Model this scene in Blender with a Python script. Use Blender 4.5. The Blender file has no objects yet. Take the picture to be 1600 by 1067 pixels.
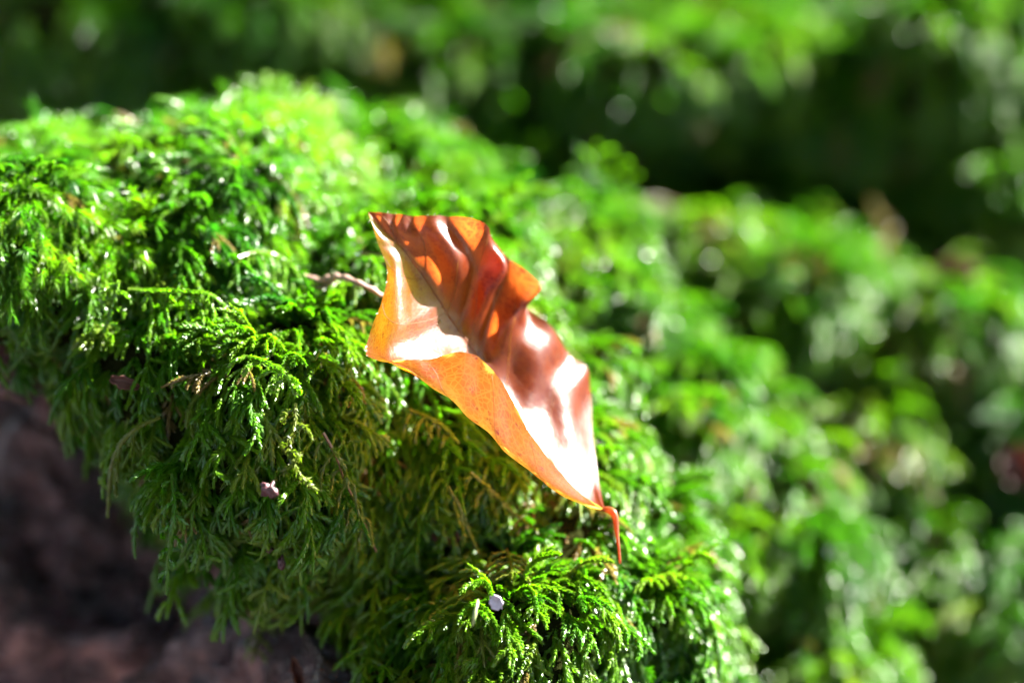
# A curled beech leaf lying on a mossy boulder: macro view, sun from behind and to the side.
# All modelling below is in centimetres; CM turns it into metres when a mesh is made.
import bpy, math, random
import numpy as np
from mathutils import Vector, Matrix, noise
from mathutils.bvhtree import BVHTree
from mathutils.kdtree import KDTree

CM = 0.01
rng = np.random.default_rng(7)
random.seed(7)
scn = bpy.context.scene
col = scn.collection

# ------------------------------------------------------------------ camera
PITCH = math.radians(20)
DIST = 40.0                                   # centimetres from the lens to the sharp plane
FWD = np.array([0, math.cos(PITCH), -math.sin(PITCH)])
RGT = np.array([1.0, 0, 0])
UPV = np.array([0, math.sin(PITCH), math.cos(PITCH)])
CAM = -DIST * FWD
cam_d = bpy.data.cameras.new('camera')
cam_d.sensor_width = 36; cam_d.lens = 90
cam_d.clip_start = 0.01; cam_d.clip_end = 400
cam_d.dof.use_dof = True; cam_d.dof.focus_distance = (DIST - 0.1) * CM; cam_d.dof.aperture_fstop = 6.0
cam_d.dof.aperture_blades = 0
cam = bpy.data.objects.new('camera', cam_d); col.objects.link(cam)
cam.location = Vector(CAM) * CM
cam.rotation_euler = (math.pi / 2 - PITCH, 0, 0)
scn.camera = cam

# ------------------------------------------------------------------ sky, sun, exposure
SUN_DIR = Vector((0.72, 0.31, 0.61)).normalized()          # towards the sun
w = bpy.data.worlds.new('World'); scn.world = w; w.use_nodes = True
nt = w.node_tree; nt.nodes.clear()
sky = nt.nodes.new('ShaderNodeTexSky'); sky.sky_type = 'NISHITA'; sky.sun_disc = False
sky.sun_elevation = math.asin(SUN_DIR.z); sky.sun_rotation = math.atan2(SUN_DIR.x, SUN_DIR.y)
bg = nt.nodes.new('ShaderNodeBackground'); bg.inputs['Strength'].default_value = 0.05
out = nt.nodes.new('ShaderNodeOutputWorld')
nt.links.new(sky.outputs[0], bg.inputs['Color']); nt.links.new(bg.outputs[0], out.inputs['Surface'])
sun_d = bpy.data.lights.new('sun', 'SUN'); sun_d.energy = 5.0; sun_d.angle = math.radians(0.55); sun_d.color = (1.0, 0.95, 0.86)
sun = bpy.data.objects.new('sun', sun_d); col.objects.link(sun)
sun.rotation_euler = SUN_DIR.to_track_quat('Z', 'Y').to_euler()
sun.location = SUN_DIR * 3
vs = scn.view_settings
vs.view_transform = 'Standard'; vs.look = 'None'; vs.gamma = 1.0; vs.use_curve_mapping = False; vs.exposure = 3.92
scn.cycles.max_bounces = 6; scn.cycles.diffuse_bounces = 2; scn.cycles.glossy_bounces = 2
scn.cycles.transmission_bounces = 6; scn.cycles.transparent_max_bounces = 4
scn.cycles.sample_clamp_indirect = 6.0

# ------------------------------------------------------------------ helpers
def pt(px, py, d):
    """photograph pixel + centimetres behind the sharp plane -> point in centimetres"""
    k = (DIST + d) / DIST * 0.01
    return CAM + FWD * (DIST + d) + RGT * ((px - 800) * k) + UPV * ((533.5 - py) * k)

def project(P):
    q = np.asarray(P) - CAM
    dep = q @ FWD
    return 800 + (q @ RGT) / dep * DIST * 100, 533.5 - (q @ UPV) / dep * DIST * 100, dep - DIST

def nrm(v):
    v = np.asarray(v, float)
    return v / (np.linalg.norm(v, axis=-1, keepdims=True) + 1e-12)

def mesh_of(name, V, F, mat=None, smooth=True):
    me = bpy.data.meshes.new(name)
    me.from_pydata([tuple(p) for p in (np.asarray(V) * CM)], [], [tuple(int(i) for i in f) for f in F])
    if smooth: me.polygons.foreach_set('use_smooth', [True] * len(me.polygons))
    if mat: me.materials.append(mat)
    me.update()
    return me

def obj(name, me, parent=None, **tags):
    o = bpy.data.objects.new(name, me); col.objects.link(o)
    if parent: o.parent = parent
    for k, v in tags.items(): o[k] = v
    return o

def tube(P, R, sides=6, cap=True):
    P = np.asarray(P, float); n = len(P); R = np.broadcast_to(np.asarray(R, float), (n,))
    T = nrm(np.gradient(P, axis=0))
    a = np.cross(T[0], [0.31, 0.2, 0.93]); a = nrm(a)
    V = []; F = []
    for i in range(n):
        a = nrm(a - T[i] * (a @ T[i])); b = np.cross(T[i], a)
        for k in range(sides):
            t = 2 * math.pi * k / sides
            V.append(P[i] + R[i] * (a * math.cos(t) + b * math.sin(t)))
    for i in range(n - 1):
        for k in range(sides):
            F.append((i * sides + k, i * sides + (k + 1) % sides, (i + 1) * sides + (k + 1) % sides, (i + 1) * sides + k))
    if cap:
        F.append(tuple(range(sides))[::-1]); F.append(tuple((n - 1) * sides + k for k in range(sides)))
    return np.array(V), F

def spline(C, n):
    """Catmull-Rom through the points C"""
    C = np.asarray(C, float); m = len(C)
    E = np.vstack([2 * C[0] - C[1], C, 2 * C[-1] - C[-2]])
    t = np.linspace(0, m - 1, n); i = np.minimum(t.astype(int), m - 2); f = (t - i)[:, None]
    a, b, c, d = E[i], E[i + 1], E[i + 2], E[i + 3]
    return .5 * (2 * b + (c - a) * f + (2 * a - 5 * b + 4 * c - d) * f ** 2 + (3 * b - a - 3 * c + d) * f ** 3)

class Mat:
    def __init__(s, name):
        s.m = bpy.data.materials.new(name); s.m.use_nodes = True
        s.t = s.m.node_tree; s.t.nodes.clear()
        s.out = s.n('OutputMaterial')
    def n(s, kind, **kw):
        x = s.t.nodes.new('ShaderNode' + kind)
        for k, v in kw.items():
            if k in x.inputs: x.inputs[k].default_value = v
            else: setattr(x, k, v)
        return x
    def l(s, a, b): s.t.links.new(a, b)
    def ramp(s, fac, stops):
        r = s.n('ValToRGB'); e = r.color_ramp.elements
        while len(e) < len(stops): e.new(0.5)
        for el, (p, c) in zip(e, stops):
            el.position = p; el.color = (*c, 1) if len(c) == 3 else c
        s.l(fac, r.inputs[0]); return r.outputs[0]
    def mix(s, fac, a, b, blend='MIX'):
        x = s.n('Mix', data_type='RGBA', blend_type=blend)
        for sock, v in ((x.inputs[0], fac), (x.inputs[6], a), (x.inputs[7], b)):
            if isinstance(v, (int, float)): sock.default_value = v
            elif isinstance(v, tuple): sock.default_value = (*v, 1)
            else: s.l(v, sock)
        return x.outputs[2]
    def math(s, op, a, b=0.0):
        x = s.n('Math', operation=op)
        for sock, v in ((x.inputs[0], a), (x.inputs[1], b)):
            if isinstance(v, (int, float)): sock.default_value = v
            else: s.l(v, sock)
        return x.outputs[0]

# ------------------------------------------------------------------ materials
def moss_material():
    m = Mat('moss')
    tint = m.n('Attribute', attribute_type='INSTANCER', attribute_name='tint')
    age = m.n('Attribute', attribute_type='GEOMETRY', attribute_name='age')
    c = m.ramp(tint.outputs['Fac'], [(0, (0.014, 0.075, 0.006)), (0.35, (0.046, 0.138, 0.004)), (0.7, (0.098, 0.185, 0.005)),
                                     (0.9, (0.125, 0.17, 0.02)), (1.0, (0.15, 0.105, 0.035))])
    c = m.mix(age.outputs['Fac'], c, (0.10, 0.055, 0.03))
    tr = m.mix(1.0, c, (1.4, 2.0, 0.55), 'MULTIPLY')
    p = m.n('BsdfPrincipled', Roughness=0.34)
    p.inputs['Specular IOR Level'].default_value = 0.55
    m.l(c, p.inputs['Base Color'])
    t = m.n('BsdfTranslucent'); m.l(tr, t.inputs['Color'])
    x = m.n('MixShader'); x.inputs[0].default_value = 0.5
    m.l(p.outputs[0], x.inputs[1]); m.l(t.outputs[0], x.inputs[2]); m.l(x.outputs[0], m.out.inputs['Surface'])
    return m.m

def rock_material(name, dark, mid, light, rough=0.42):
    m = Mat(name)
    tc = m.n('TexCoord')
    n1 = m.n('TexNoise', Scale=85.0, Detail=8.0, Roughness=0.65); m.l(tc.outputs['Object'], n1.inputs['Vector'])
    n2 = m.n('TexNoise', Scale=300.0, Detail=6.0, Roughness=0.7); m.l(tc.outputs['Object'], n2.inputs['Vector'])
    v = m.n('TexVoronoi', Scale=190.0, feature='F1'); m.l(tc.outputs['Object'], v.inputs['Vector'])
    c = m.ramp(n1.outputs['Fac'], [(0.38, dark), (0.5, mid), (0.62, light)])
    c = m.mix(m.ramp(n2.outputs['Fac'], [(0.45, (0, 0, 0)), (0.7, (0.6, 0.6, 0.6))]), c, (0.10, 0.055, 0.05))
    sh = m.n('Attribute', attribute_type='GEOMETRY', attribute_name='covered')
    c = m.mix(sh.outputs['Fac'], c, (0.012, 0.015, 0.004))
    p = m.n('BsdfPrincipled')
    m.l(c, p.inputs['Base Color'])
    rg = m.ramp(n2.outputs['Fac'], [(0.38, (rough - .24,) * 3), (0.58, (rough + .3,) * 3)])
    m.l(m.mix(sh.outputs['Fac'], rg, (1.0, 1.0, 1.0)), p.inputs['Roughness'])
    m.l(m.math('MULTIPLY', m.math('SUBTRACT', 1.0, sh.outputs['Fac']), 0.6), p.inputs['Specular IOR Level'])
    h = m.math('ADD', n2.outputs['Fac'], v.outputs['Distance'])
    b = m.n('Bump', Strength=1.0, Distance=0.004); m.l(h, b.inputs['Height']); m.l(b.outputs[0], p.inputs['Normal'])
    m.l(p.outputs[0], m.out.inputs['Surface'])
    return m.m

def leaf_material():
    m = Mat('dry_beech_leaf')
    uv = m.n('UVMap', uv_map='UVMap')
    mp = m.n('Mapping'); mp.inputs['Scale'].default_value = (6.5, 4.0, 1); m.l(uv.outputs[0], mp.inputs['Vector'])
    warp = m.n('TexNoise', Scale=3.0, Detail=3.0); m.l(mp.outputs[0], warp.inputs['Vector'])
    wv = m.n('VectorMath', operation='MULTIPLY_ADD'); m.l(warp.outputs['Color'], wv.inputs[0])
    wv.inputs[1].default_value = (0.08, 0.08, 0.08); m.l(mp.outputs[0], wv.inputs[2])
    big = m.n('TexVoronoi', Scale=3.6, feature='DISTANCE_TO_EDGE'); m.l(wv.outputs[0], big.inputs['Vector'])
    fine = m.n('TexVoronoi', Scale=13.0, feature='DISTANCE_TO_EDGE'); m.l(wv.outputs[0], fine.inputs['Vector'])
    netA = m.ramp(big.outputs['Distance'], [(0.0, (1, 1, 1)), (0.05, (0, 0, 0))])
    netB = m.ramp(fine.outputs['Distance'], [(0.0, (1, 1, 1)), (0.13, (0, 0, 0))])
    net = m.math('MAXIMUM', m.math('MULTIPLY', netA, 0.8), m.math('MULTIPLY', netB, 0.75))
    blot = m.n('TexNoise', Scale=1.7, Detail=7.0, Roughness=0.62); m.l(mp.outputs[0], blot.inputs['Vector'])
    blot2 = m.n('TexNoise', Scale=7.0, Detail=4.0); m.l(mp.outputs[0], blot2.inputs['Vector'])
    bf = m.ramp(blot.outputs['Fac'], [(0.47, (0, 0, 0)), (0.62, (1, 1, 1))])
    b2 = m.ramp(blot2.outputs['Fac'], [(0.60, (0, 0, 0)), (0.70, (0.8, 0.8, 0.8))])
    base = m.mix(bf, (0.150, 0.024, 0.005), (0.095, 0.011, 0.004))
    base = m.mix(b2, base, (0.06, 0.010, 0.010))
    base = m.mix(net, base, (0.13, 0.024, 0.006))
    sx = m.n('SeparateXYZ'); m.l(uv.outputs[0], sx.inputs[0])
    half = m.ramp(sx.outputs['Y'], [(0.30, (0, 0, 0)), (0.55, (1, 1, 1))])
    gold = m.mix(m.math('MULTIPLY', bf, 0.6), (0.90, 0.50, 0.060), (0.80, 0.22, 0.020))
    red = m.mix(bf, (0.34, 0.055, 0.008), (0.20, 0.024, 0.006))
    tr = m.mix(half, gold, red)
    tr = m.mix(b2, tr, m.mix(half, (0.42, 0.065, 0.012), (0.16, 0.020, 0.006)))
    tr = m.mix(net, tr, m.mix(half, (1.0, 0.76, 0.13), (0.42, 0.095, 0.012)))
    p = m.n('BsdfPrincipled', Roughness=0.34)
    p.inputs['Specular IOR Level'].default_value = 0.6
    m.l(base, p.inputs['Base Color'])
    rr = m.ramp(blot2.outputs['Fac'], [(0.3, (0.27,) * 3), (0.7, (0.44,) * 3)]); m.l(rr, p.inputs['Roughness'])
    bm = m.n('Bump', Strength=0.12, Distance=0.0002); m.l(net, bm.inputs['Height']); m.l(bm.outputs[0], p.inputs['Normal'])
    t = m.n('BsdfTranslucent'); m.l(tr, t.inputs['Color'])
    x = m.n('MixShader'); x.inputs[0].default_value = 0.66
    m.l(p.outputs[0], x.inputs[1]); m.l(t.outputs[0], x.inputs[2]); m.l(x.outputs[0], m.out.inputs['Surface'])
    return m.m

def plain(name, c, rough=0.5, trans=None, noise_scale=400.0, c2=None):
    m = Mat(name)
    tc = m.n('TexCoord'); n = m.n('TexNoise', Scale=noise_scale, Detail=5.0); m.l(tc.outputs['Object'], n.inputs['Vector'])
    c2 = c2 or tuple(x * 0.55 for x in c)
    cc = m.ramp(n.outputs['Fac'], [(0.35, c2), (0.6, c)])
    p = m.n('BsdfPrincipled', Roughness=rough); m.l(cc, p.inputs['Base Color'])
    b = m.n('Bump', Strength=0.4, Distance=0.0005); m.l(n.outputs['Fac'], b.inputs['Height']); m.l(b.outputs[0], p.inputs['Normal'])
    if trans:
        t = m.n('BsdfTranslucent'); t.inputs[0].default_value = (*trans, 1)
        x = m.n('MixShader'); x.inputs[0].default_value = 0.45
        m.l(p.outputs[0], x.inputs[1]); m.l(t.outputs[0], x.inputs[2]); m.l(x.outputs[0], m.out.inputs['Surface'])
    else: m.l(p.outputs[0], m.out.inputs['Surface'])
    return m.m

M_moss = moss_material()
M_rock = rock_material('damp_rock', (0.008, 0.004, 0.005), (0.085, 0.040, 0.044), (0.30, 0.16, 0.15), 0.25)
M_leaf = leaf_material()
M_vein = plain('leaf_vein', (0.12, 0.03, 0.010), 0.45, (0.85, 0.5, 0.08))
M_petiole = plain('leaf_stalk', (0.17, 0.045, 0.008), 0.4, (0.6, 0.18, 0.02))
M_hair = plain('leaf_hair', (0.8, 0.72, 0.65), 0.4)
M_bark = plain('twig_bark', (0.22, 0.14, 0.11), 0.6, c2=(0.09, 0.05, 0.04))
M_litter = plain('rotten_litter', (0.11, 0.040, 0.028), 0.55, (0.14, 0.04, 0.02))
M_flake = plain('pale_flake', (0.40, 0.36, 0.44), 0.3)
M_ground = rock_material('forest_floor', (0.02, 0.012, 0.012), (0.06, 0.035, 0.03), (0.11, 0.06, 0.045), 0.7)
mw = Mat('dew'); g = mw.n('BsdfPrincipled', Roughness=0.0); g.inputs['Transmission Weight'].default_value = 1.0
g.inputs['IOR'].default_value = 1.33; mw.l(g.outputs[0], mw.out.inputs['Surface']); M_dew = mw.m

# ------------------------------------------------------------------ setting: ground sheet and boulder
def build_ground():
    n = 60; L = np.sinh(np.linspace(-5.2, 5.2, n)) / np.sinh(5.2) * 12000.0
    V = []; F = []
    for j in range(n):
        for i in range(n):
            x, y = L[i], L[j] + 60
            r = math.hypot(x, y - 20)
            z = -34 + 6 * noise.noise((x * .02, y * .02, 1)) * min(1, r / 60) + 2 * noise.noise((x * .11, y * .11, 4))
            V.append((x, y, z))
    for j in range(n - 1):
        for i in range(n - 1):
            a = j * n + i; F.append((a, a + 1, a + n + 1, a + n))
    return obj('ground', mesh_of('ground', V, F, M_ground), kind='structure', label='dark brown woodland floor far below the mossy boulder', category='ground')
build_ground()

# lumps: pixel x, pixel y, depth of the centre, radii right / up / deep (centimetres)
LUMPS = {
 'front': [(100, 430, 6.4, 3.0, 2.1, 5.0), (330, 430, 7.4, 3.2, 2.7, 5.6), (420, 680, 4.3, 1.9, 2.5, 4.2), (330, 590, 5.2, 2.0, 1.9, 4.2),
           (650, 740, 6.9, 2.3, 2.9, 4.9), (830, 1010, 4.8, 2.5, 2.6, 4.4), (590, 530, 7.6, 2.9, 2.3, 5.4),
           (560, 345, 10.5, 3.0, 1.5, 4.0), (710, 700, 6.6, 2.0, 2.8, 4.5), (850, 850, 6.4, 1.8, 2.4, 4.5),
           (965, 1010, 5.6, 1.7, 2.3, 4.2), (640, 1040, 5.2, 2.0, 1.7, 4.2), (800, 700, 7.6, 1.6, 2.6, 4.2)],
 'second': [(880, 480, 11.5, 1.8, 1.7, 3.6), (1040, 680, 12, 1.9, 2.1, 3.6), (1170, 890, 12.4, 2.2, 2.4, 3.6), (1240, 1080, 12.4, 1.9, 2.4, 3.6)],
 'bank': [(900, 1050, 25, 16, 4, 10.5), (900, 800, 28, 17, 5, 11), (900, 480, 32, 18, 6, 12.5), (900, 120, 38, 20, 7, 15),
          (1060, 130, 21.5, 3.4, 1.7, 3.8), (1490, 110, 21.5, 2.6, 2.0, 3.8), (850, 110, 23, 2.0, 2.2, 3.4), (1290, 180, 22, 1.6, 1.3, 3.0), (1600, 300, 20, 2.0, 1.2, 3.0),
          (1240, 480, 17.5, 2.2, 1.9, 3.6), (1440, 560, 17, 2.0, 1.7, 3.6), (1110, 440, 17, 1.4, 1.2, 2.8), (1330, 720, 16, 1.9, 1.4, 3.2), (1400, 880, 15.5, 2.2, 1.4, 3.4), (1560, 960, 14.5, 2.2, 1.7, 3.2),
          (1610, 680, 16.5, 1.9, 1.6, 3.2), (350, 60, 22, 5.0, 1.6, 3.8), (100, 100, 21, 2.6, 1.5, 3.4), (660, 130, 22, 2.6, 1.6, 3.4), (700, 330, 21, 4.0, 1.4, 3.4)],
 'rock': [(250, 1000, 13, 6.5, 6.0, 6.5), (560, 1130, 8.5, 4.2, 3.6, 5.4), (420, 1000, 9.5, 2.8, 2.4, 3.9), (80, 760, 13.5, 4.0, 2.6, 5), (800, 900, 17, 6, 6, 9), (500, 600, 15, 6, 4, 6),
          (1000, 1300, 20, 11, 7, 9)],
}
def lump_mesh():
    base = bpy.data.meshes.new('tmp')
    import bmesh
    bm = bmesh.new(); bmesh.ops.create_icosphere(bm, subdivisions=4, radius=1.0)
    sv = np.array([v.co[:] for v in bm.verts]); sf = [[v.index for v in f.verts] for f in bm.faces]; bm.free()
    V = []; F = []; o = 0
    for key, L in LUMPS.items():
        for (px, py, d, r, u, e) in L:
            c = pt(px, py, d)
            V.append(c + sv[:, :1] * r * RGT + sv[:, 2:] * u * UPV + sv[:, 1:2] * e * FWD)
            F += [[i + o for i in f] for f in sf]; o += len(sv)
    base.from_pydata([tuple(p) for p in np.vstack(V)], [], F)
    t = bpy.data.objects.new('tmp', base); col.objects.link(t)
    md = t.modifiers.new('r', 'REMESH'); md.mode = 'VOXEL'; md.voxel_size = 0.3; md.use_smooth_shade = True
    sm = t.modifiers.new('s', 'SMOOTH'); sm.iterations = 4; sm.factor = 0.5
    dg = bpy.context.evaluated_depsgraph_get()
    e = t.evaluated_get(dg); me = e.to_mesh()
    n = len(me.vertices); P = np.empty(n * 3); me.vertices.foreach_get('co', P); P = P.reshape(-1, 3)
    N = np.empty(n * 3); me.vertices.foreach_get('normal', N); N = N.reshape(-1, 3)
    F = [tuple(p.vertices) for p in me.polygons]
    e.to_mesh_clear(); bpy.data.objects.remove(t); bpy.data.meshes.remove(base)
    return P, N, F

P, N, F = lump_mesh()
# moss line on the boulder (pixels): rock is bare to the lower left of it
LINE_X = [-800, 0, 50, 170, 260, 400, 560, 640, 2500]
LINE_Y = [430, 470, 525, 640, 775, 905, 960, 1400, 1400]
px, py, pd = project(P)
bare = (py > np.interp(px, LINE_X, LINE_Y))
D = np.empty(len(P))
for i in range(len(P)):
    x, y, z = P[i]
    D[i] = 0.5 * noise.noise((x * .35, y * .35, z * .35)) + 0.5 * noise.noise((x * .62, y * .62, z * .62 + 2)) + 0.25 * noise.noise((x * .9, y * .9, z * .9 + 5))
    if pd[i] < 12: D[i] += .42 * noise.noise((x * 1.05, y * 1.05, z * 1.05 + 11))
    if pd[i] > 14: D[i] += 1.1 * noise.noise((x * .26, y * .26, z * .26 + 3)) + .5 * noise.noise((x * .6, y * .6, z * .6 + 7))
    if bare[i]: D[i] += 1.6 * (noise.cell((x * .45 + .3 * z, y * .45, z * .5)) - .5) * .5 + 0.6 * abs(noise.noise((x * 1.2, y * 1.2, z * .9 + 9))) + 0.25 * noise.noise((x * 3, y * 3, z * 3))
P = P + N * D[:, None]
boulder_me = mesh_of('boulder', P, F, M_rock)
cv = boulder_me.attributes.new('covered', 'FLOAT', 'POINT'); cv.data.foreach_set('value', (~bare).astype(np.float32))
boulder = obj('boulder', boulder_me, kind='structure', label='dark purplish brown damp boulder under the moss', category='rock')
bvh = BVHTree.FromPolygons([Vector(p) for p in P], F)

# ------------------------------------------------------------------ beech leaf
ROWS = [  # near margin, belly, midrib, far half, far margin: pixel x, pixel y, depth
 [(946, 797, .75)] * 5,
 [(903, 767, .60), (908, 785, .62), (916, 786, .85), (926, 768, 1.15), (935, 748, 1.45)],
 [(858, 718, .35), (858, 760, .32), (880, 748, .95), (906, 706, 1.5), (927, 672, 2.05)],
 [(826, 674, .12), (812, 725, .10), (845, 692, 1.2), (887, 640, 1.80), (921, 602, 2.45)],
 [(790, 606, 0.0), (762, 681, -.05), (803, 634, 1.3), (853, 572, 1.75), (893, 551, 2.3)],
 [(737, 553, 0.0), (706, 629, -.10), (760, 576, 1.35), (800, 510, 1.5), (834, 483, 1.85)],
 [(655, 562, -.10), (655, 590, -.15), (726, 526, 1.25), (768, 445, 1.25), (818, 418, 1.5)],
 [(583, 562, -.12), (620, 548, -.02), (704, 496, 1.15), (738, 420, 1.02), (768, 374, 1.2)],
 [(574, 532, .05), (622, 510, .15), (686, 468, 1.02), (717, 402, .86), (746, 346, .95)],
 [(597, 470, .32), (625, 455, .40), (658, 426, .92), (684, 380, .78), (697, 337, .80)],
 [(605, 424, .50), (615, 408, .56), (627, 387, .74), (640, 362, .74), (650, 338, .76)],
 [(590, 378, .62), (594, 372, .64), (600, 361, .72), (608, 348, .72), (615, 334, .74)],
 [(575, 331, .72)] * 5,
]
def build_leaf():
    C = np.array([[pt(*c) for c in r] for r in ROWS])                # 13 x 5 x 3
    NU, NV = 145, 73
    A = np.stack([spline(C[:, j], NU) for j in range(5)], 1)          # NU x 5
    G = np.stack([spline(A[i], NV) for i in range(NU)], 0)            # NU x NV
    u = np.linspace(0, 1, NU)[:, None] * np.ones((1, NV)); v = np.linspace(-1, 1, NV)[None] * np.ones((NU, 1))
    gu = np.gradient(G, axis=0); gv = np.gradient(G, axis=1)
    Nn = np.cross(gu, gv)
    Nn[0] = Nn[1]; Nn[-1] = Nn[-2]; Nn = nrm(Nn)
    toward = np.sign((Nn * (CAM - G)).sum(-1).mean()); Nn = Nn * toward
    K = 8.0
    ph = (u - 0.13 * np.abs(v)) * K
    env = np.sin(np.pi * np.clip(u, 0, 1)) ** .5
    prof = np.interp(u, [0, .2, .34, .46, .6, .72, 1], [.015, .02, .10, .24, .24, .10, .02])
    prof = prof * (1 + .5 * np.sin(u * 29.0))
    amp = np.where(v > 0, prof * np.abs(v) ** .75, 0.028 * np.abs(v) ** .7) * env
    ph = ph + .38 * np.sin(u * 13.0 + 1.0) + .14 * np.sin(v * 5 + u * 9)
    H = amp * np.cos(2 * np.pi * ph)
    for i in range(NU):
        for j in range(NV):
            H[i, j] += env[i, j] * (0.06 * noise.noise(Vector(G[i, j]) * 1.3) + 0.006 * noise.noise(Vector(G[i, j]) * 5.0))
    G = G + Nn * H[..., None]
    # uneven margin
    for j, s in ((0, -1), (NV - 1, 1)):
        inward = nrm(G[:, j + (1 if s < 0 else -1)] - G[:, j])
        wob = np.array([0.03 * noise.noise((k * .21, s * 3.0, 0)) + 0.012 * noise.noise((k * .8, s * 3.0, 2)) for k in range(NU)]) * env[:, j]
        G[:, j] += inward * wob[:, None]
    idx = np.arange(NU * NV).reshape(NU, NV)
    Fq = np.stack([idx[:-1, :-1], idx[1:, :-1], idx[1:, 1:], idx[:-1, 1:]], -1).reshape(-1, 4)
    root = obj('beech_leaf', None, label='curled orange brown dry beech leaf lying on the moss', category='leaf')
    base = Vector(G[0, NV // 2]) * CM
    root.location = base
    off = -np.array(base) / CM
    me = mesh_of('blade', G.reshape(-1, 3) + off, Fq, M_leaf)
    uvl = me.uv_layers.new(name='UVMap')
    li = np.empty(len(me.loops), int); me.loops.foreach_get('vertex_index', li)
    uvs = np.stack([u.ravel(), v.ravel() * .5 + .5], 1)[li]; uvl.data.foreach_set('uv', uvs.ravel())
    blade = obj('blade', me, root)
    def on(uu, vv, lift=0.0):
        fi = np.clip(uu, 0, 1) * (NU - 1); fj = (np.clip(vv, -1, 1) * .5 + .5) * (NV - 1)
        i = min(int(fi), NU - 2); j = min(int(fj), NV - 2); a = fi - i; b = fj - j
        q = (1 - a) * (1 - b) * G[i, j] + a * (1 - b) * G[i + 1, j] + (1 - a) * b * G[i, j + 1] + a * b * G[i + 1, j + 1]
        return q + Nn[i, j] * lift + off
    mid = [on(t, 0) for t in np.linspace(0, .985, 60)]
    V, Fm = tube(mid, np.linspace(.026, .007, 60), 7); obj('midrib', mesh_of('midrib', V, Fm, M_vein), blade)
    for s in (-1, 1):
        for k in range(1, 8):
            u0 = (k - .15) / K
            pts = [on(u0 + 0.13 * q * (1 if q < .8 else 1 + .3 * (q - .8)), s * q * .97) for q in np.linspace(0.0, 1, 26)]
            V, Fm = tube(pts, np.linspace(.007, .003, 26), 5)
            obj('vein', mesh_of('vein', V, Fm, M_vein), blade)
    # pale hairs along the margin at the open end
    V = []; Fh = []
    for k in range(34):
        t = rng.uniform(.45, .98); s = -1 if k % 3 else 1
        p = on(t, s * 1.0); q = on(t, s * .93); o_ = nrm(p - q)
        tip = p + o_ * rng.uniform(.015, .05) + rng.normal(0, .015, 3)
        tv, tf = tube([p - o_ * .01, (p + tip) / 2 + rng.normal(0, .006, 3), tip], [.0022, .002, .0008], 3)
        Fh += [tuple(i + len(V) for i in f) for f in tf]; V += list(tv)
    obj('margin_hairs', mesh_of('margin_hairs', V, Fh, M_hair), blade, kind='stuff')
    # stalk with a swollen base where it leaves the blade
    st = spline([on(.02, 0), pt(953, 797, .74) + off, pt(961, 806, .70) + off, pt(964, 830, .64) + off, pt(967, 856, .56) + off, pt(969, 880, .52) + off], 24)
    rad = np.interp(np.linspace(0, 1, 24), [0, .12, .3, .55, .7, 1], [.03, .05, .065, .040, .026, .022])
    V, Fm = tube(st, rad, 8); obj('petiole', mesh_of('petiole', V, Fm, M_petiole), root)
    return root, G, on, base, off
leaf, LG, leaf_on, leaf_base, leaf_off = build_leaf()
leaf_kd = KDTree(LG.shape[0] * LG.shape[1])
for i, p in enumerate(LG.reshape(-1, 3)): leaf_kd.insert(Vector(p), i)
leaf_kd.balance()

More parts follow.
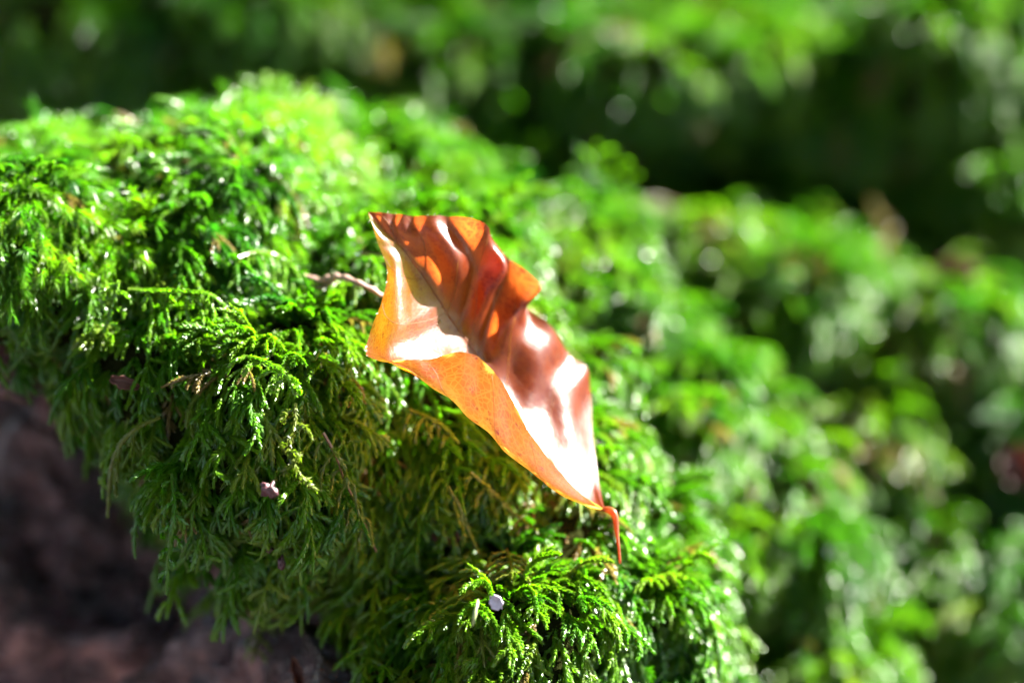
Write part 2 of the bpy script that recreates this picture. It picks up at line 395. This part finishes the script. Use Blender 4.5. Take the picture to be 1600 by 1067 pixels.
# ------------------------------------------------------------------ moss shoots
class Shoot:
    """collects leafy branches into one mesh with an age attribute"""
    def __init__(s): s.V = []; s.F = []; s.A = []
    def add(s, V, F, age):
        o = len(s.V); s.V += [tuple(p) for p in V]; s.F += [tuple(i + o for i in f) for f in F]
        s.A += list(np.broadcast_to(age, (len(V),)))
    def core(s, P, r0, r1, age):
        V, F = tube(P, np.linspace(r0, r1, len(P)), 4, False); s.add(V, F, age)
    def scales(s, P, L, W, step, splay, age=0.0, taper=True):
        """short overlapping leaves spiralling round the branch P"""
        P = np.asarray(P); seg = np.linalg.norm(np.diff(P, axis=0), axis=1); S = np.concatenate([[0], np.cumsum(seg)])
        n = max(4, int(S[-1] / step)); ts = np.linspace(0.01, S[-1], n)
        Q = np.stack([np.interp(ts, S, P[:, k]) for k in range(3)], 1); T = nrm(np.gradient(Q, axis=0))
        ref = nrm(np.cross(T, [0.2, 0.1, 1.0])); bi = np.cross(T, ref)
        V = []; F = []
        a0 = random.random() * 6
        for i in range(n):
            f = ts[i] / S[-1]
            k = (1.0 if not taper else (0.55 + .45 * min(1, f * 5)) * (1 - .38 * max(0, (f - .75) / .25)))
            a = a0 + i * 2.399 + random.uniform(-.25, .25)
            r = math.cos(a) * ref[i] + math.sin(a) * bi[i]; sd = np.cross(T[i], r)
            b = splay * random.uniform(.7, 1.35) * (1 - .25 * f)
            d = T[i] * math.cos(b) + r * math.sin(b)
            ll = L * k * random.uniform(.8, 1.2); ww = W * k
            p = Q[i] + r * .006
            m1 = p + d * ll * .38
            tip = p + d * ll - r * ll * .12 + T[i] * ll * .06
            o = len(V); V += [p + r * .2 * ww, m1 + sd * ww * .5 - r * .25 * ww, tip, m1 - sd * ww * .5 - r * .25 * ww]
            F += [(o, o + 1, o + 2), (o, o + 2, o + 3)]
        s.add(V, F, age)
    def hairs(s, P, L, W, step, splay, bend, age=0.0):
        """long sickle-shaped leaves"""
        P = np.asarray(P); seg = np.linalg.norm(np.diff(P, axis=0), axis=1); S = np.concatenate([[0], np.cumsum(seg)])
        n = max(4, int(S[-1] / step)); ts = np.linspace(0.0, S[-1], n)
        Q = np.stack([np.interp(ts, S, P[:, k]) for k in range(3)], 1); T = nrm(np.gradient(Q, axis=0))
        ref = nrm(np.cross(T, [0.2, 0.1, 1.0])); bi = np.cross(T, ref)
        for i in range(n):
            a = i * 2.399 + random.uniform(-.4, .4); r = math.cos(a) * ref[i] + math.sin(a) * bi[i]
            b = splay * random.uniform(.6, 1.4); d = T[i] * math.cos(b) + r * math.sin(b)
            ll = L * random.uniform(.7, 1.25); sd = nrm(np.cross(d, r + [0.01, .02, .03]))
            g = bend * random.uniform(.4, 1.5)
            C = [Q[i] + d * ll * t + np.array([0, .25, -1.0]) * g * ll * t * t for t in (0, .33, .66, 1)]
            wd = [W * .8, W, W * .65, 0]
            V = []
            for c, ww in zip(C[:3], wd): V += [c + sd * ww * .5, c - sd * ww * .5]
            V.append(C[3])
            s.add(V, [(0, 1, 3, 2), (2, 3, 5, 4), (4, 5, 6)], age)
    def mesh(s, name):
        me = mesh_of(name, s.V, s.F, M_moss, smooth=False)
        a = me.attributes.new('age', 'FLOAT', 'POINT'); a.data.foreach_set('value', np.array(s.A, dtype=np.float32))
        return me

def arc(p0, d0, L, droop, n=10, wig=.06, g=(0, 0, -1)):
    """a drooping curve: start direction d0 bent towards g"""
    p = np.array(p0, float); d = nrm(np.array(d0, float)); out_ = [p.copy()]
    g = np.array(g, float); wv = np.array([random.uniform(-1, 1) for _ in range(3)]) * wig
    for i in range(n - 1):
        d = nrm(d + g * droop / n + wv / n * 3 * math.sin(i * .9)); p = p + d * L / (n - 1); out_.append(p.copy())
    return np.array(out_)

def feather(L=1.5, nb=10, bl=.6, droop=1.1, old=.35):
    """pinnate shoot: arching stem along +Y with drooping leafy branches on both sides"""
    s = Shoot()
    st = arc((0, 0, 0), (0, 1, .55), L, droop, 16)
    ages = np.repeat(np.clip(np.linspace(old + .3, -.25, 16), 0, 1), 4)
    s.core(st, .026, .018, ages)
    s.scales(st, .105, .066, .0150, .70, age=0.0)
    T = nrm(np.gradient(st, axis=0))
    for k in range(nb):
        f = min(.95, .08 + .80 * k / nb + random.uniform(-.09, .09)); i = max(0, int(f * 15))
        side = 1 if random.random() < (.75 if k % 2 else .25) else -1
        sd = np.array([side * random.uniform(.3, 1.2), 0, 0]) + T[i] * random.uniform(.5, 1.5) + np.array([0, 0, random.uniform(-.3, .6)])
        ll = bl * random.uniform(.45, 1.5) * (1 - .35 * f ** 2)
        br = arc(st[i], sd, ll, random.uniform(.6, 1.9), 9, .10)
        s.core(br, .032, .024, .05)
        s.scales(br, .118, .084, .0120, .72)
    return s

def strand(L=1.3, nb=4):
    """a long plump string with few side branches"""
    s = Shoot()
    st = arc((0, 0, 0), (random.uniform(-.3, .3), 1, .45), L, 1.5, 16, .14)
    s.core(st, .040, .030, .08); s.scales(st, .130, .096, .0115, .72)
    T = nrm(np.gradient(st, axis=0))
    for k in range(nb):
        i = random.randint(1, 11); side = random.choice((-1, 1))
        br = arc(st[i], T[i] * 1.3 + np.array([side, 0, .15]), L * random.uniform(.3, .6), 1.2, 9, .12)
        s.core(br, .033, .025, .05); s.scales(br, .118, .086, .0120, .72)
    return s

def tuft(n=7, L=.7):
    """upright cushion shoot with fine sickle leaves"""
    s = Shoot()
    for k in range(n):
        a = random.uniform(0, 6.28)
        st = arc((math.cos(a) * .06, math.sin(a) * .06, 0), (math.cos(a) * .5, .55 + math.sin(a) * .5, .7), L * random.uniform(.6, 1.1), .9, 8)
        s.core(st, .011, .006, .2)
        s.hairs(st, .24, .020, .017, .65, .35)
    return s

proto_col = bpy.data.collections.new('moss_shoot_kinds')
protos = []
def add_proto(s, name):
    o = bpy.data.objects.new(name, s.mesh(name)); proto_col.objects.link(o); protos.append(o)
for k in range(7): add_proto(feather(random.uniform(1.2, 1.7), random.randint(5, 9), random.uniform(.45, .75), random.uniform(.8, 1.8)), 'shoot_a%02d' % k)
for k in range(5): add_proto(strand(random.uniform(.9, 1.4), random.randint(3, 6)), 'shoot_b%02d' % k)
for k in range(4): add_proto(tuft(random.randint(6, 9), random.uniform(.55, .8)), 'shoot_c%02d' % k)
N_A, N_B, N_C = 7, 5, 4

# geometry-node scatter: a cloud of points, each with its own shoot, turn, size and tint
ng = bpy.data.node_groups.new('moss_scatter', 'GeometryNodeTree')
ng.interface.new_socket('Geometry', in_out='INPUT', socket_type='NodeSocketGeometry')
ng.interface.new_socket('Geometry', in_out='OUTPUT', socket_type='NodeSocketGeometry')
gi = ng.nodes.new('NodeGroupInput'); go = ng.nodes.new('NodeGroupOutput')
ci = ng.nodes.new('GeometryNodeCollectionInfo'); ci.inputs['Collection'].default_value = proto_col
ci.inputs['Separate Children'].default_value = True; ci.inputs['Reset Children'].default_value = True
iop = ng.nodes.new('GeometryNodeInstanceOnPoints'); iop.inputs['Pick Instance'].default_value = True
def named(n, t):
    x = ng.nodes.new('GeometryNodeInputNamedAttribute'); x.data_type = t; x.inputs['Name'].default_value = n
    return next(o for o in x.outputs if o.enabled and o.name == 'Attribute')
ng.links.new(gi.outputs[0], iop.inputs['Points']); ng.links.new(ci.outputs[0], iop.inputs['Instance'])
ng.links.new(named('pick', 'INT'), iop.inputs['Instance Index'])
e2r = ng.nodes.new('FunctionNodeEulerToRotation'); ng.links.new(named('turn', 'FLOAT_VECTOR'), e2r.inputs[0])
ng.links.new(e2r.outputs[0], iop.inputs['Rotation'])
ng.links.new(named('size', 'FLOAT'), iop.inputs['Scale']); ng.links.new(iop.outputs[0], go.inputs[0])

def frame(y, z):
    """rotation whose local Y is y and local Z leans to z"""
    y = nrm(y); x = nrm(np.cross(y, z)); z = np.cross(x, y)
    return Matrix((x, y, z)).transposed()

def scatter(name, pts, label):
    me = bpy.data.meshes.new(name)
    me.from_pydata([tuple(np.asarray(p['p']) * CM) for p in pts], [], [])
    for key, typ, f in (('pick', 'INT', 'value'), ('turn', 'FLOAT_VECTOR', 'vector'), ('size', 'FLOAT', 'value'), ('tint', 'FLOAT', 'value')):
        a = me.attributes.new(key, typ, 'POINT')
        a.data.foreach_set(f, np.array([p[key] for p in pts], dtype=np.int32 if typ == 'INT' else np.float32).ravel())
    o = obj(name, me, kind='stuff', label=label, category='moss')
    md = o.modifiers.new('scatter', 'NODES'); md.node_group = ng
    return o

# sample the boulder
tri = []
for f in F:
    tri.append((f[0], f[1], f[2]))
    if len(f) == 4: tri.append((f[0], f[2], f[3]))
tri = np.array(tri)
A_, B_, C_ = P[tri[:, 0]], P[tri[:, 1]], P[tri[:, 2]]
cr = np.cross(B_ - A_, C_ - A_); area = np.linalg.norm(cr, axis=1) / 2; tn = nrm(cr)
cen = (A_ + B_ + C_) / 3
tx, ty, td = project(cen)
facing = (tn * nrm(CAM - cen)).sum(1)
in_view = (tx > -280) & (tx < 1880) & (ty > -250) & (ty < 1320)
mossy = ty < np.interp(tx, LINE_X, LINE_Y)
# the deep recess under the overhang stays bare
dens = np.where(td < 9.5, 36.0, np.where(td < 15, 18.0, 9.0)) * (facing > -.35) * in_view * mossy
dens *= np.where(td > 60, 0, np.where(td > 20, .75, 1))
clump = np.array([noise.noise((c[0] * 1.05, c[1] * 1.05, c[2] * 1.05 + 11)) for c in cen])
dens *= np.clip(1.05 + 1.3 * clump, np.where(td < 12, .35, .8), 1.6)
wgt = dens * area
n_pts = int(wgt.sum())
pick = rng.choice(len(tri), n_pts, p=wgt / wgt.sum())
r1 = np.sqrt(rng.random(n_pts)); r2 = rng.random(n_pts)
SP = A_[pick] * (1 - r1)[:, None] + B_[pick] * (r1 * (1 - r2))[:, None] + C_[pick] * (r1 * r2)[:, None]
SN = tn[pick]; SD = td[pick]; SX, SY = tx[pick], ty[pick]
G_ = np.array([0, 0, -1.0])
groups = {'front': [], 'second': [], 'bank': []}
flow = nrm(np.array([0.35, -0.8, 0.0]))
for i in range(n_pts):
    p, n = SP[i], SN[i]
    t = G_ - n * (G_ @ n); steep = np.linalg.norm(t)
    fl = flow - n * (flow @ n)
    ra = rng.normal(0, 1, 3)
    sw = np.array(noise.noise_vector(Vector(p) * .7))
    y = nrm(t * 1.5 + fl * .35 * (1 - steep) + n * rng.uniform(.1, .6) + ra * .22 + sw * .5)
    big = noise.noise(Vector(p) * .42)
    c_zone = (SX[i] < 560) and (SY[i] < 470) and SD[i] < 10
    r = rng.random()
    if c_zone and r < .45 + .5 * big: k = N_A + N_B + rng.integers(N_C)
    elif r < .42: k = rng.integers(N_A)
    elif r < .96: k = N_A + rng.integers(N_B)
    else: k = N_A + N_B + rng.integers(N_C)
    sz = rng.uniform(.45, 1.0) * (1.0 if SD[i] < 9.5 else 1.2 if SD[i] < 15 else 1.3 if SD[i] < 20 else 1.5)
    root = p - n * .06
    R = frame(y, n + ra * .15)
    tip = root + y * 0.8 * sz + n * .12
    hit = False
    for q in (root, (root + tip) / 2, tip, root + n * .3):
        co, ii, dd = leaf_kd.find(Vector(q))
        if dd < .26: hit = True; break
    if hit: continue
    # no shoot may grow through the leaf from behind it
    low = .22 * np.clip((SY[i] - 820) / 120, 0, 1) * (SX[i] < 620)
    tint = float(np.clip(.42 + .38 * big + .16 * rng.normal() + low, 0, .93))
    if rng.random() < .035: tint = 1.0
    zone = 'front' if SD[i] < 9.5 and not (SX[i] > 820 and SD[i] > 7.9 and SY[i] < 640) else ('second' if SD[i] < 15 else 'bank')
    groups[zone].append(dict(p=root, pick=int(k), turn=tuple(R.to_euler()), size=float(sz), tint=tint))
scatter('moss', groups['front'], 'sharp green feathery moss hanging over the boulder edge around the dry leaf')
scatter('moss', groups['second'], 'sunlit blurred moss ridge sloping down just behind the leaf')
scatter('moss', groups['bank'], 'dark and bright blurred moss mounds on the bank behind the ridge')
print('moss shoots', {k: len(v) for k, v in groups.items()})


# ------------------------------------------------------------------ things one can pick out
def depth_at(px_, py_, back=None):
    o = Vector(CAM); d = Vector(nrm(pt(px_, py_, 0) - CAM)); h = bvh.ray_cast(o, d)
    return back if h[0] is None else float(project(np.array(h[0]))[2])

def path3(pix, lift, max_step=.35):
    """pixels of something lying on the moss -> points riding `lift` centimetres in front of the ground"""
    ds = []
    for (a, b) in pix:
        d = depth_at(a, b, ds[-1] + lift if ds else 3.0) - lift
        if ds: d = min(max(d, ds[-1] - max_step), ds[-1] + max_step)
        ds.append(d)
    return np.array([pt(a, b, d) for (a, b), d in zip(pix, ds)])

def moss_copy_material(name, c, brown=(0.10, 0.055, 0.03)):
    m = Mat(name)
    age = m.n('Attribute', attribute_type='GEOMETRY', attribute_name='age')
    tc = m.n('TexCoord'); n = m.n('TexNoise', Scale=500.0, Detail=3.0); m.l(tc.outputs['Object'], n.inputs['Vector'])
    cc = m.mix(n.outputs['Fac'], tuple(x * .65 for x in c), tuple(x * 1.3 for x in c))
    cc = m.mix(age.outputs['Fac'], cc, brown)
    p = m.n('BsdfPrincipled', Roughness=0.34); p.inputs['Specular IOR Level'].default_value = 0.55; m.l(cc, p.inputs['Base Color'])
    t = m.n('BsdfTranslucent'); m.l(m.mix(1.0, cc, (1.4, 2.0, 0.55), 'MULTIPLY'), t.inputs['Color'])
    x = m.n('MixShader'); x.inputs[0].default_value = 0.5
    m.l(p.outputs[0], x.inputs[1]); m.l(t.outputs[0], x.inputs[2]); m.l(x.outputs[0], m.out.inputs['Surface'])
    return m.m
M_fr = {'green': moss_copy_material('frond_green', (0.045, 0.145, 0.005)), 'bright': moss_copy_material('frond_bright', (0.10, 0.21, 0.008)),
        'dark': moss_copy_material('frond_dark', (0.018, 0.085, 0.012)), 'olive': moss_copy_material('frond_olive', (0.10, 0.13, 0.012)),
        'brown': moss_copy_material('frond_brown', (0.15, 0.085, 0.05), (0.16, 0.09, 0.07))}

def frond(label, color, stem, branches, lift=.75, fat=1.0, stem_age=.3, bare_stem=False):
    S = path3(stem, lift); o = S[0].copy()
    root = obj('moss_frond', None, label=label, category='moss frond', group='single fronds standing out of the moss')
    root.location = Vector(o) * CM
    def leafy(Pp, name, r0, age, L, W, step, parent, mat, scaly=True):
        sh = Shoot(); Q = spline(Pp, max(8, len(Pp) * 4)) - o
        sh.core(Q, r0, r0 * .65, age)
        if scaly: sh.scales(Q, L * fat * 1.25, W * fat * 1.15, step * 1.2, .68)
        me = sh.mesh(name); me.materials.clear(); me.materials.append(mat)
        return obj(name, me, parent)
    leafy(S, 'stem', .030 * fat if not bare_stem else .026, stem_age, .088, .062, .0100, root, M_fr['brown'] if bare_stem else M_fr[color], not bare_stem)
    for b in branches:
        if len(b) == 2:                                             # (where on the stem, pixel offsets): a hanging side branch
            f, off_ = b; i = f * (len(S) - 1); k = int(min(i, len(S) - 2)); p0 = S[k] + (S[k + 1] - S[k]) * (i - k)
            x0, y0, d0 = project(p0)
            Pb = [p0] + [pt(x0 + dx + 5 * noise.noise((x0, j * .8, dx)), y0 + dy, d0 + .10 * (j + 1) * noise.noise((dx, y0, 3.3))) for j, (dx, dy) in enumerate(off_)]
        leafy(np.array(Pb), 'branch', .026 * fat, .05, .082, .060, .0105, root, M_fr[color])
    return root

def hang(fs, length, lean=0, sway=8):
    """side branches hanging from the stem positions fs"""
    r = random.Random(int(length * 10 + len(fs)))
    out_ = []
    for f in fs:
        l = length * r.uniform(.7, 1.25); x = lean + r.uniform(-sway, sway)
        out_.append((f, [(x * .3, l * .3), (x * .7, l * .65), (x, l)]))
    return out_
def pinnate(n, length, ax=1.0, ay=.6):
    r = random.Random(n * 7 + int(length)); out_ = []
    for k in range(n):
        f = .06 + .86 * k / n; sgn = 1 if k % 2 else -1; l = length * r.uniform(.7, 1.2) * (1 - .5 * f)
        out_.append((f, [(sgn * l * .45 * ax, l * .25 * ay), (sgn * l * .75 * ax, l * .65 * ay), (sgn * l * .85 * ax, l * 1.1 * ay)]))
    return out_

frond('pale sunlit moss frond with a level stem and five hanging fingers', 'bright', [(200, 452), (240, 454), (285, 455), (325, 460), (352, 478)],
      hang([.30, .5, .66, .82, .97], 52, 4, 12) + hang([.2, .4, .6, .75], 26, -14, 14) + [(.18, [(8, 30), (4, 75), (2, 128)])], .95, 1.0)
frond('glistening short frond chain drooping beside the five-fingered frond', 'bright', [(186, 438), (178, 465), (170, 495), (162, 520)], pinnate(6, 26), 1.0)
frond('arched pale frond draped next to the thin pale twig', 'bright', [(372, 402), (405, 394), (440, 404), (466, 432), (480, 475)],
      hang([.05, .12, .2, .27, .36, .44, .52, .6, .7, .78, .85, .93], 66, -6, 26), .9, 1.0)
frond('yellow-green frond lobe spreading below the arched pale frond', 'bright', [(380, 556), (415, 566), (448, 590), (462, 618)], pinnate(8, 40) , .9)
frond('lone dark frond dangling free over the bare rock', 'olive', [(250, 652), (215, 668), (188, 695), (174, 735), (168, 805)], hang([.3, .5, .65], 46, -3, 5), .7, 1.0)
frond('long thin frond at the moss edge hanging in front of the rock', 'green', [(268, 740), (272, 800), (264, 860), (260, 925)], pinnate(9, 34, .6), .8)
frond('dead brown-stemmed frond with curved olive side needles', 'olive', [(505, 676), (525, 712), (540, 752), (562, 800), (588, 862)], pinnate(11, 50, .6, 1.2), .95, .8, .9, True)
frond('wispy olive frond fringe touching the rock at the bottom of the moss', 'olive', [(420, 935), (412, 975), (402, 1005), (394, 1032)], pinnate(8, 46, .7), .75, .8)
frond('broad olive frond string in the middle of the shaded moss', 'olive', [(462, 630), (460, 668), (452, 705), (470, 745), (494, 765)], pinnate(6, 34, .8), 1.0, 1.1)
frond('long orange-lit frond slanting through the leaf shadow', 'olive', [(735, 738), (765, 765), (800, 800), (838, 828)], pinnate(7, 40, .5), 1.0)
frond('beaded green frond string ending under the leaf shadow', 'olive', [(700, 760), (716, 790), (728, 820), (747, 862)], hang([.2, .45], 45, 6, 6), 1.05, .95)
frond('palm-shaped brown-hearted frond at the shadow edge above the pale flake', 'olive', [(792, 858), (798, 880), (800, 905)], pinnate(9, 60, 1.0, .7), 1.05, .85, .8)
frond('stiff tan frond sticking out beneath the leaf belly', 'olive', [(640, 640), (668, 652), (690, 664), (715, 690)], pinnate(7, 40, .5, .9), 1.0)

# -- twig, crumbs, fragments, dew
def twig():
    S = spline(path3([(474, 430), (500, 438), (528, 433), (560, 442), (598, 462)], 1.0), 24); o = S[0].copy()
    root = obj('twig', None, label='thin pale forked twig lying on the moss beside the leaf', category='twig'); root.location = Vector(o) * CM
    wob = np.array([[noise.noise((k * .7, j * 3, 1)) for j in range(3)] for k in range(24)]) * .04
    V, F_ = tube(S - o + wob, np.interp(np.linspace(0, 1, 24), [0, .4, 1], [.035, .055, .04]) * (1 + .2 * np.sin(np.arange(24) * 1.9)), 7)
    obj('main_stem', mesh_of('main_stem', V, F_, M_bark), root)
    S2 = spline(path3([(476, 447), (495, 450), (512, 446), (524, 436)], 1.0), 12)
    V, F_ = tube(S2 - o, np.linspace(.025, .035, 12), 6); obj('fork', mesh_of('fork', V, F_, M_bark), root)
twig()

def crumb(name, label, cat, px_, py_, size_px, mat, lift=.7, group=None, seed=0, flat=.7, depth=None):
    import bmesh
    d = (depth_at(px_, py_, 3.0) - lift) if depth is None else depth
    c = pt(px_, py_, d); k = size_px * .5 * (DIST + d) / DIST * .01
    bm = bmesh.new(); bmesh.ops.create_icosphere(bm, subdivisions=3, radius=1.0)
    V = []
    for v in bm.verts:
        q = np.array(v.co[:]); n_ = .45 * noise.noise(Vector(q) * 1.7 + Vector((seed * 3.1, 0, 0))) + .25 * noise.noise(Vector(q) * 4 + Vector((seed, 5, 0)))
        V.append(q * k * (1 + 1.7 * n_) * np.array([1, flat, .85]))
    F_ = [[v.index for v in f.verts] for f in bm.faces]; bm.free()
    o = obj(name, mesh_of(name, V, F_, mat), label=label, category=cat)
    o.location = Vector(c) * CM; o.rotation_euler = (seed, seed * 1.7, seed * .6)
    if group: o['group'] = group
    return o
M_crumb = plain('purple_bark', (0.06, 0.018, 0.024), 0.5, c2=(0.012, 0.005, 0.008))
M_orange = plain('orange_fragment', (0.24, 0.06, 0.02), 0.5, (0.3, 0.06, 0.015))
M_pink = plain('pink_seed', (0.34, 0.18, 0.16), 0.35, (0.3, 0.14, 0.1))
crumb('bark_crumb', 'knobbly purple bark crumb caught in the shaded hanging moss', 'bark crumb', 420, 764, 26, M_crumb, 1.0, seed=1)
crumb('bark_crumb', 'small red bark crumb low in the hanging moss', 'bark crumb', 422, 858, 13, M_crumb, .9, seed=2)
crumb('bark_crumb', 'brown-red bark crumb just below the small red crumb', 'bark crumb', 440, 879, 22, M_crumb, .9, seed=3, flat=.5)
crumb('seed', 'tiny pale pink seed at the lower moss edge over the rock', 'seed', 383, 918, 11, M_pink, .8, seed=4)
crumb('seed', 'pointed pink seed on top of the sunlit moss mound', 'seed', 460, 277, 20, M_pink, .95, seed=5, flat=.5)

def fragment(label, px_, py_, w_px, h_px, mat, lift=.8, turn=0.3, depth=None, seed=0, name='leaf_fragment', cat='leaf fragment', curl=.5):
    d = (depth_at(px_, py_, 3.0) - lift) if depth is None else depth
    c = pt(px_, py_, d); k = (DIST + d) / DIST * .01; n, m = 13, 9
    V = []; F_ = []
    for i in range(n):
        for j in range(m):
            a = i / (n - 1) * 2 - 1; b = j / (m - 1) * 2 - 1
            edge = (1 - .75 * abs(a) ** 2.2) * (1 + .75 * noise.noise((a * 4.5 + seed * 5, math.copysign(1, b) * 2, seed)))
            x = a * w_px * .5 * k; yv = b * edge * h_px * .5 * k
            z = curl * h_px * k * (b * b * .5 + .35 * a * a - .25 + .3 * noise.noise((a * 1.5, b * 1.5, seed)))
            V.append(RGT * (x * math.cos(turn) - yv * math.sin(turn)) + UPV * (x * math.sin(turn) + yv * math.cos(turn)) - FWD * z)
    for i in range(n - 1):
        for j in range(m - 1): F_.append((i * m + j, (i + 1) * m + j, (i + 1) * m + j + 1, i * m + j + 1))
    o = obj(name, mesh_of(name, V, F_, mat), label=label, category=cat); o.location = Vector(c) * CM
    so = o.modifiers.new('thickness', 'SOLIDIFY'); so.thickness = .0002
    return o
fragment('bright orange crumb of dry leaf at the lower moss edge', 535, 969, 26, 12, M_orange, .8, -.5, seed=1)
fragment('orange leaf sliver just below the orange crumb at the moss edge', 548, 983, 24, 8, M_orange, .8, -.3, seed=2)
fragment('thin curled brown leaf strip hanging against the rock', 465, 1050, 14, 50, M_litter, .8, .3, seed=3)
fragment('shiny pale flake on the moss at the edge of the leaf shadow', 775, 941, 19, 24, M_flake, 1.3, .5, seed=4, name='pale_flake', cat='flake', curl=.2)
fragment('reddish dead leaf scrap deep in the moss under the beech leaf', 690, 830, 60, 34, M_litter, .45, -.6, seed=5)
fragment('curled brown dead leaf on the dark blurred moss bank', 1490, 425, 66, 40, M_litter, 1.6, -.2, seed=6)
fragment('red-brown dead leaf hanging at the dark hollow of the bank', 1590, 730, 60, 66, M_litter, 1.6, .5, seed=7)
fragment('large shadowy brown dead leaf lodged beside the pale moss column', 1108, 520, 110, 90, M_litter, 1.6, -.7, seed=8)
fragment('tan dead leaf bit behind the second moss ridge', 1180, 590, 60, 46, M_litter, 1.6, .4, seed=9)
fragment('small brown leaf scrap between the front moss and the overhang', 195, 598, 46, 18, M_litter, .55, -.3, seed=10)
_d = depth_at(742, 957, 1.0) - 1.3
V, F_ = tube(spline([pt(747, 936, _d + .1) , pt(744, 950, _d), pt(741, 964, _d - .05), pt(738, 978, _d)], 9), [.015, .03, .035, .032, .036, .034, .03, .026, .015], 7)
obj('pale_stick', mesh_of('pale_stick', V, F_, plain('pale_stalk', (0.20, 0.26, 0.10), .4)), label='short pale sunlit stick end beside the shiny flake', category='stick')

def droplet(c, r, label, group=None):
    import bmesh
    bm = bmesh.new(); bmesh.ops.create_uvsphere(bm, u_segments=20, v_segments=14, radius=r)
    V = [np.array(v.co[:]) * np.array([1, 1, .82]) for v in bm.verts]; F_ = [[v.index for v in f.verts] for f in bm.faces]; bm.free()
    o = obj('dew_drop', mesh_of('dew_drop', V, F_, M_dew), label=label, category='dew drop'); o.location = Vector(c) * CM
    if group: o['group'] = group
lo = np.array(leaf_base) / CM
droplet(leaf_on(.44, .97, .03) + lo, .055, 'round dew drop on the far rim of the beech leaf')
droplet(leaf_on(.60, -.10, .03) + lo, .035, 'tiny dew drop in the crease of the beech leaf')
for (a, b, r, lb) in [(745, 237, .10, 'large glinting dew drop at the far end of the front moss mound'), (560, 395, .05, 'small dew drop on sunlit moss above the pale twig'),
                      (1518, 822, .16, 'bright blurred dew drop on the bank near the red-brown dead leaf'), (1440, 750, .11, 'faint dew drop on the bank beside the dark hollow'),
                      (1060, 860, .06, 'dew drop on the sunlit front slope below the leaf stalk'), (1300, 860, .1, 'dew drop on the second sunlit moss ridge')]:
    droplet(pt(a, b, depth_at(a, b, 6.0) - 1.0), r, lb)

# ------------------------------------------------------------------ beech trees added out of view to block sky light round the boulder
M_trunk = plain('beech_bark', (0.16, 0.14, 0.12), .8, noise_scale=6.0, c2=(0.07, 0.06, 0.05))
M_crown = plain('beech_foliage', (0.05, 0.10, 0.015), .5, (0.08, 0.16, 0.02), noise_scale=3.0)
def tree_parts(seed):
    r = random.Random(seed); V = []; F_ = []
    def put(tv, tf):
        o = len(V); V.extend(tv); F_.extend(tuple(i + o for i in f) for f in tf)
    put(*tube(spline([(0, 0, -20), (6, 4, 250), (-8, 10, 600), (5, 0, 1050)], 18), np.linspace(30, 7, 18), 12))
    tips = []
    for k in range(16):
        a = k * 2.4; z = 420 + k * 38; L = r.uniform(220, 380) * (1 - .4 * k / 16)
        pts = spline([(0, 0, z), (math.cos(a) * L * .5, math.sin(a) * L * .5, z + 60), (math.cos(a) * L, math.sin(a) * L, z + 90 + r.uniform(-60, 60))], 9)
        put(*tube(pts, np.linspace(9, 2, 9), 6)); tips += [pts[j] for j in range(2, 9)]
    tm = mesh_of('trunk', V, F_, M_trunk)
    V = []; F_ = []
    for k in range(9500):
        c = np.array(r.choice(tips)) + np.array([r.gauss(0, 62), r.gauss(0, 62), r.gauss(0, 48)])
        a = nrm([r.gauss(0, 1), r.gauss(0, 1), r.gauss(0, .4)]); b = nrm(np.cross(a, [r.gauss(0, .5), r.gauss(0, .5), 1])); l = r.uniform(9, 17)
        o = len(V); V += [c - a * l, c + b * l * .55 - [0, 0, 1.5], c + a * l, c - b * l * .55 - [0, 0, 1.5]]; F_ += [(o, o + 1, o + 2), (o, o + 2, o + 3)]
    return tm, mesh_of('crown', V, F_, M_crown)
kinds = [tree_parts(3), tree_parts(11)]
for k, (az, dist_) in enumerate([(-25, 560), (-70, 420), (-110, 520), (-150, 380), (165, 470), (128, 560), (-48, 760), (8, 900), (-128, 760), (-178, 760), (145, 800), (112, 760), (-5, 620), (-90, 800), (-155, 1050), (-35, 1100), (-100, 260), (178, 250)]):
    a = math.radians(az); t = obj('sky_block_beech', None, label='unseen smooth grey beech tree added round the boulder to block sky light', category='tree', group='added sky-blocking beech trees')
    t.location = (math.sin(a) * dist_ * CM, math.cos(a) * dist_ * CM, -.34); t.rotation_euler.z = k * 1.3
    obj('trunk', kinds[k % 2][0], t); obj('crown', kinds[k % 2][1], t)

# unseen leafless trunk added towards the sun to shade the back of the bank
def add_shade_trunk():
    sa = np.array([SUN_DIR.x, SUN_DIR.y]); sa = sa / np.linalg.norm(sa); sp = np.array([-sa[1], sa[0]])
    c = sa * 350 + sp * (18 + 26)
    t = obj('shade_trunk', None, label='unseen leafless dead trunk added on the sunny side to shade the bank', category='tree'); t.location = (c[0] * CM, c[1] * CM, -.36)
    V, F_ = tube(spline([(0, 0, -20), (1, 1, 200), (-1, 0, 430), (2, 3, 640)], 22), np.interp(np.linspace(0, 1, 22), [0, .1, 1], [36, 27, 22]), 16)
    obj('trunk', mesh_of('trunk', V, F_, M_trunk), t)
    for z, a, L in ((480, 1.8, 90), (560, 2.9, 70), (610, .9, 60)):
        V, F_ = tube(spline([(0, 0, z), (math.cos(a) * L * .6, math.sin(a) * L * .6, z + 25), (math.cos(a) * L, math.sin(a) * L, z + 60)], 8), np.linspace(8, 3, 8), 8)
        obj('branch_stub', mesh_of('branch_stub', V, F_, M_trunk), t)
add_shade_trunk()
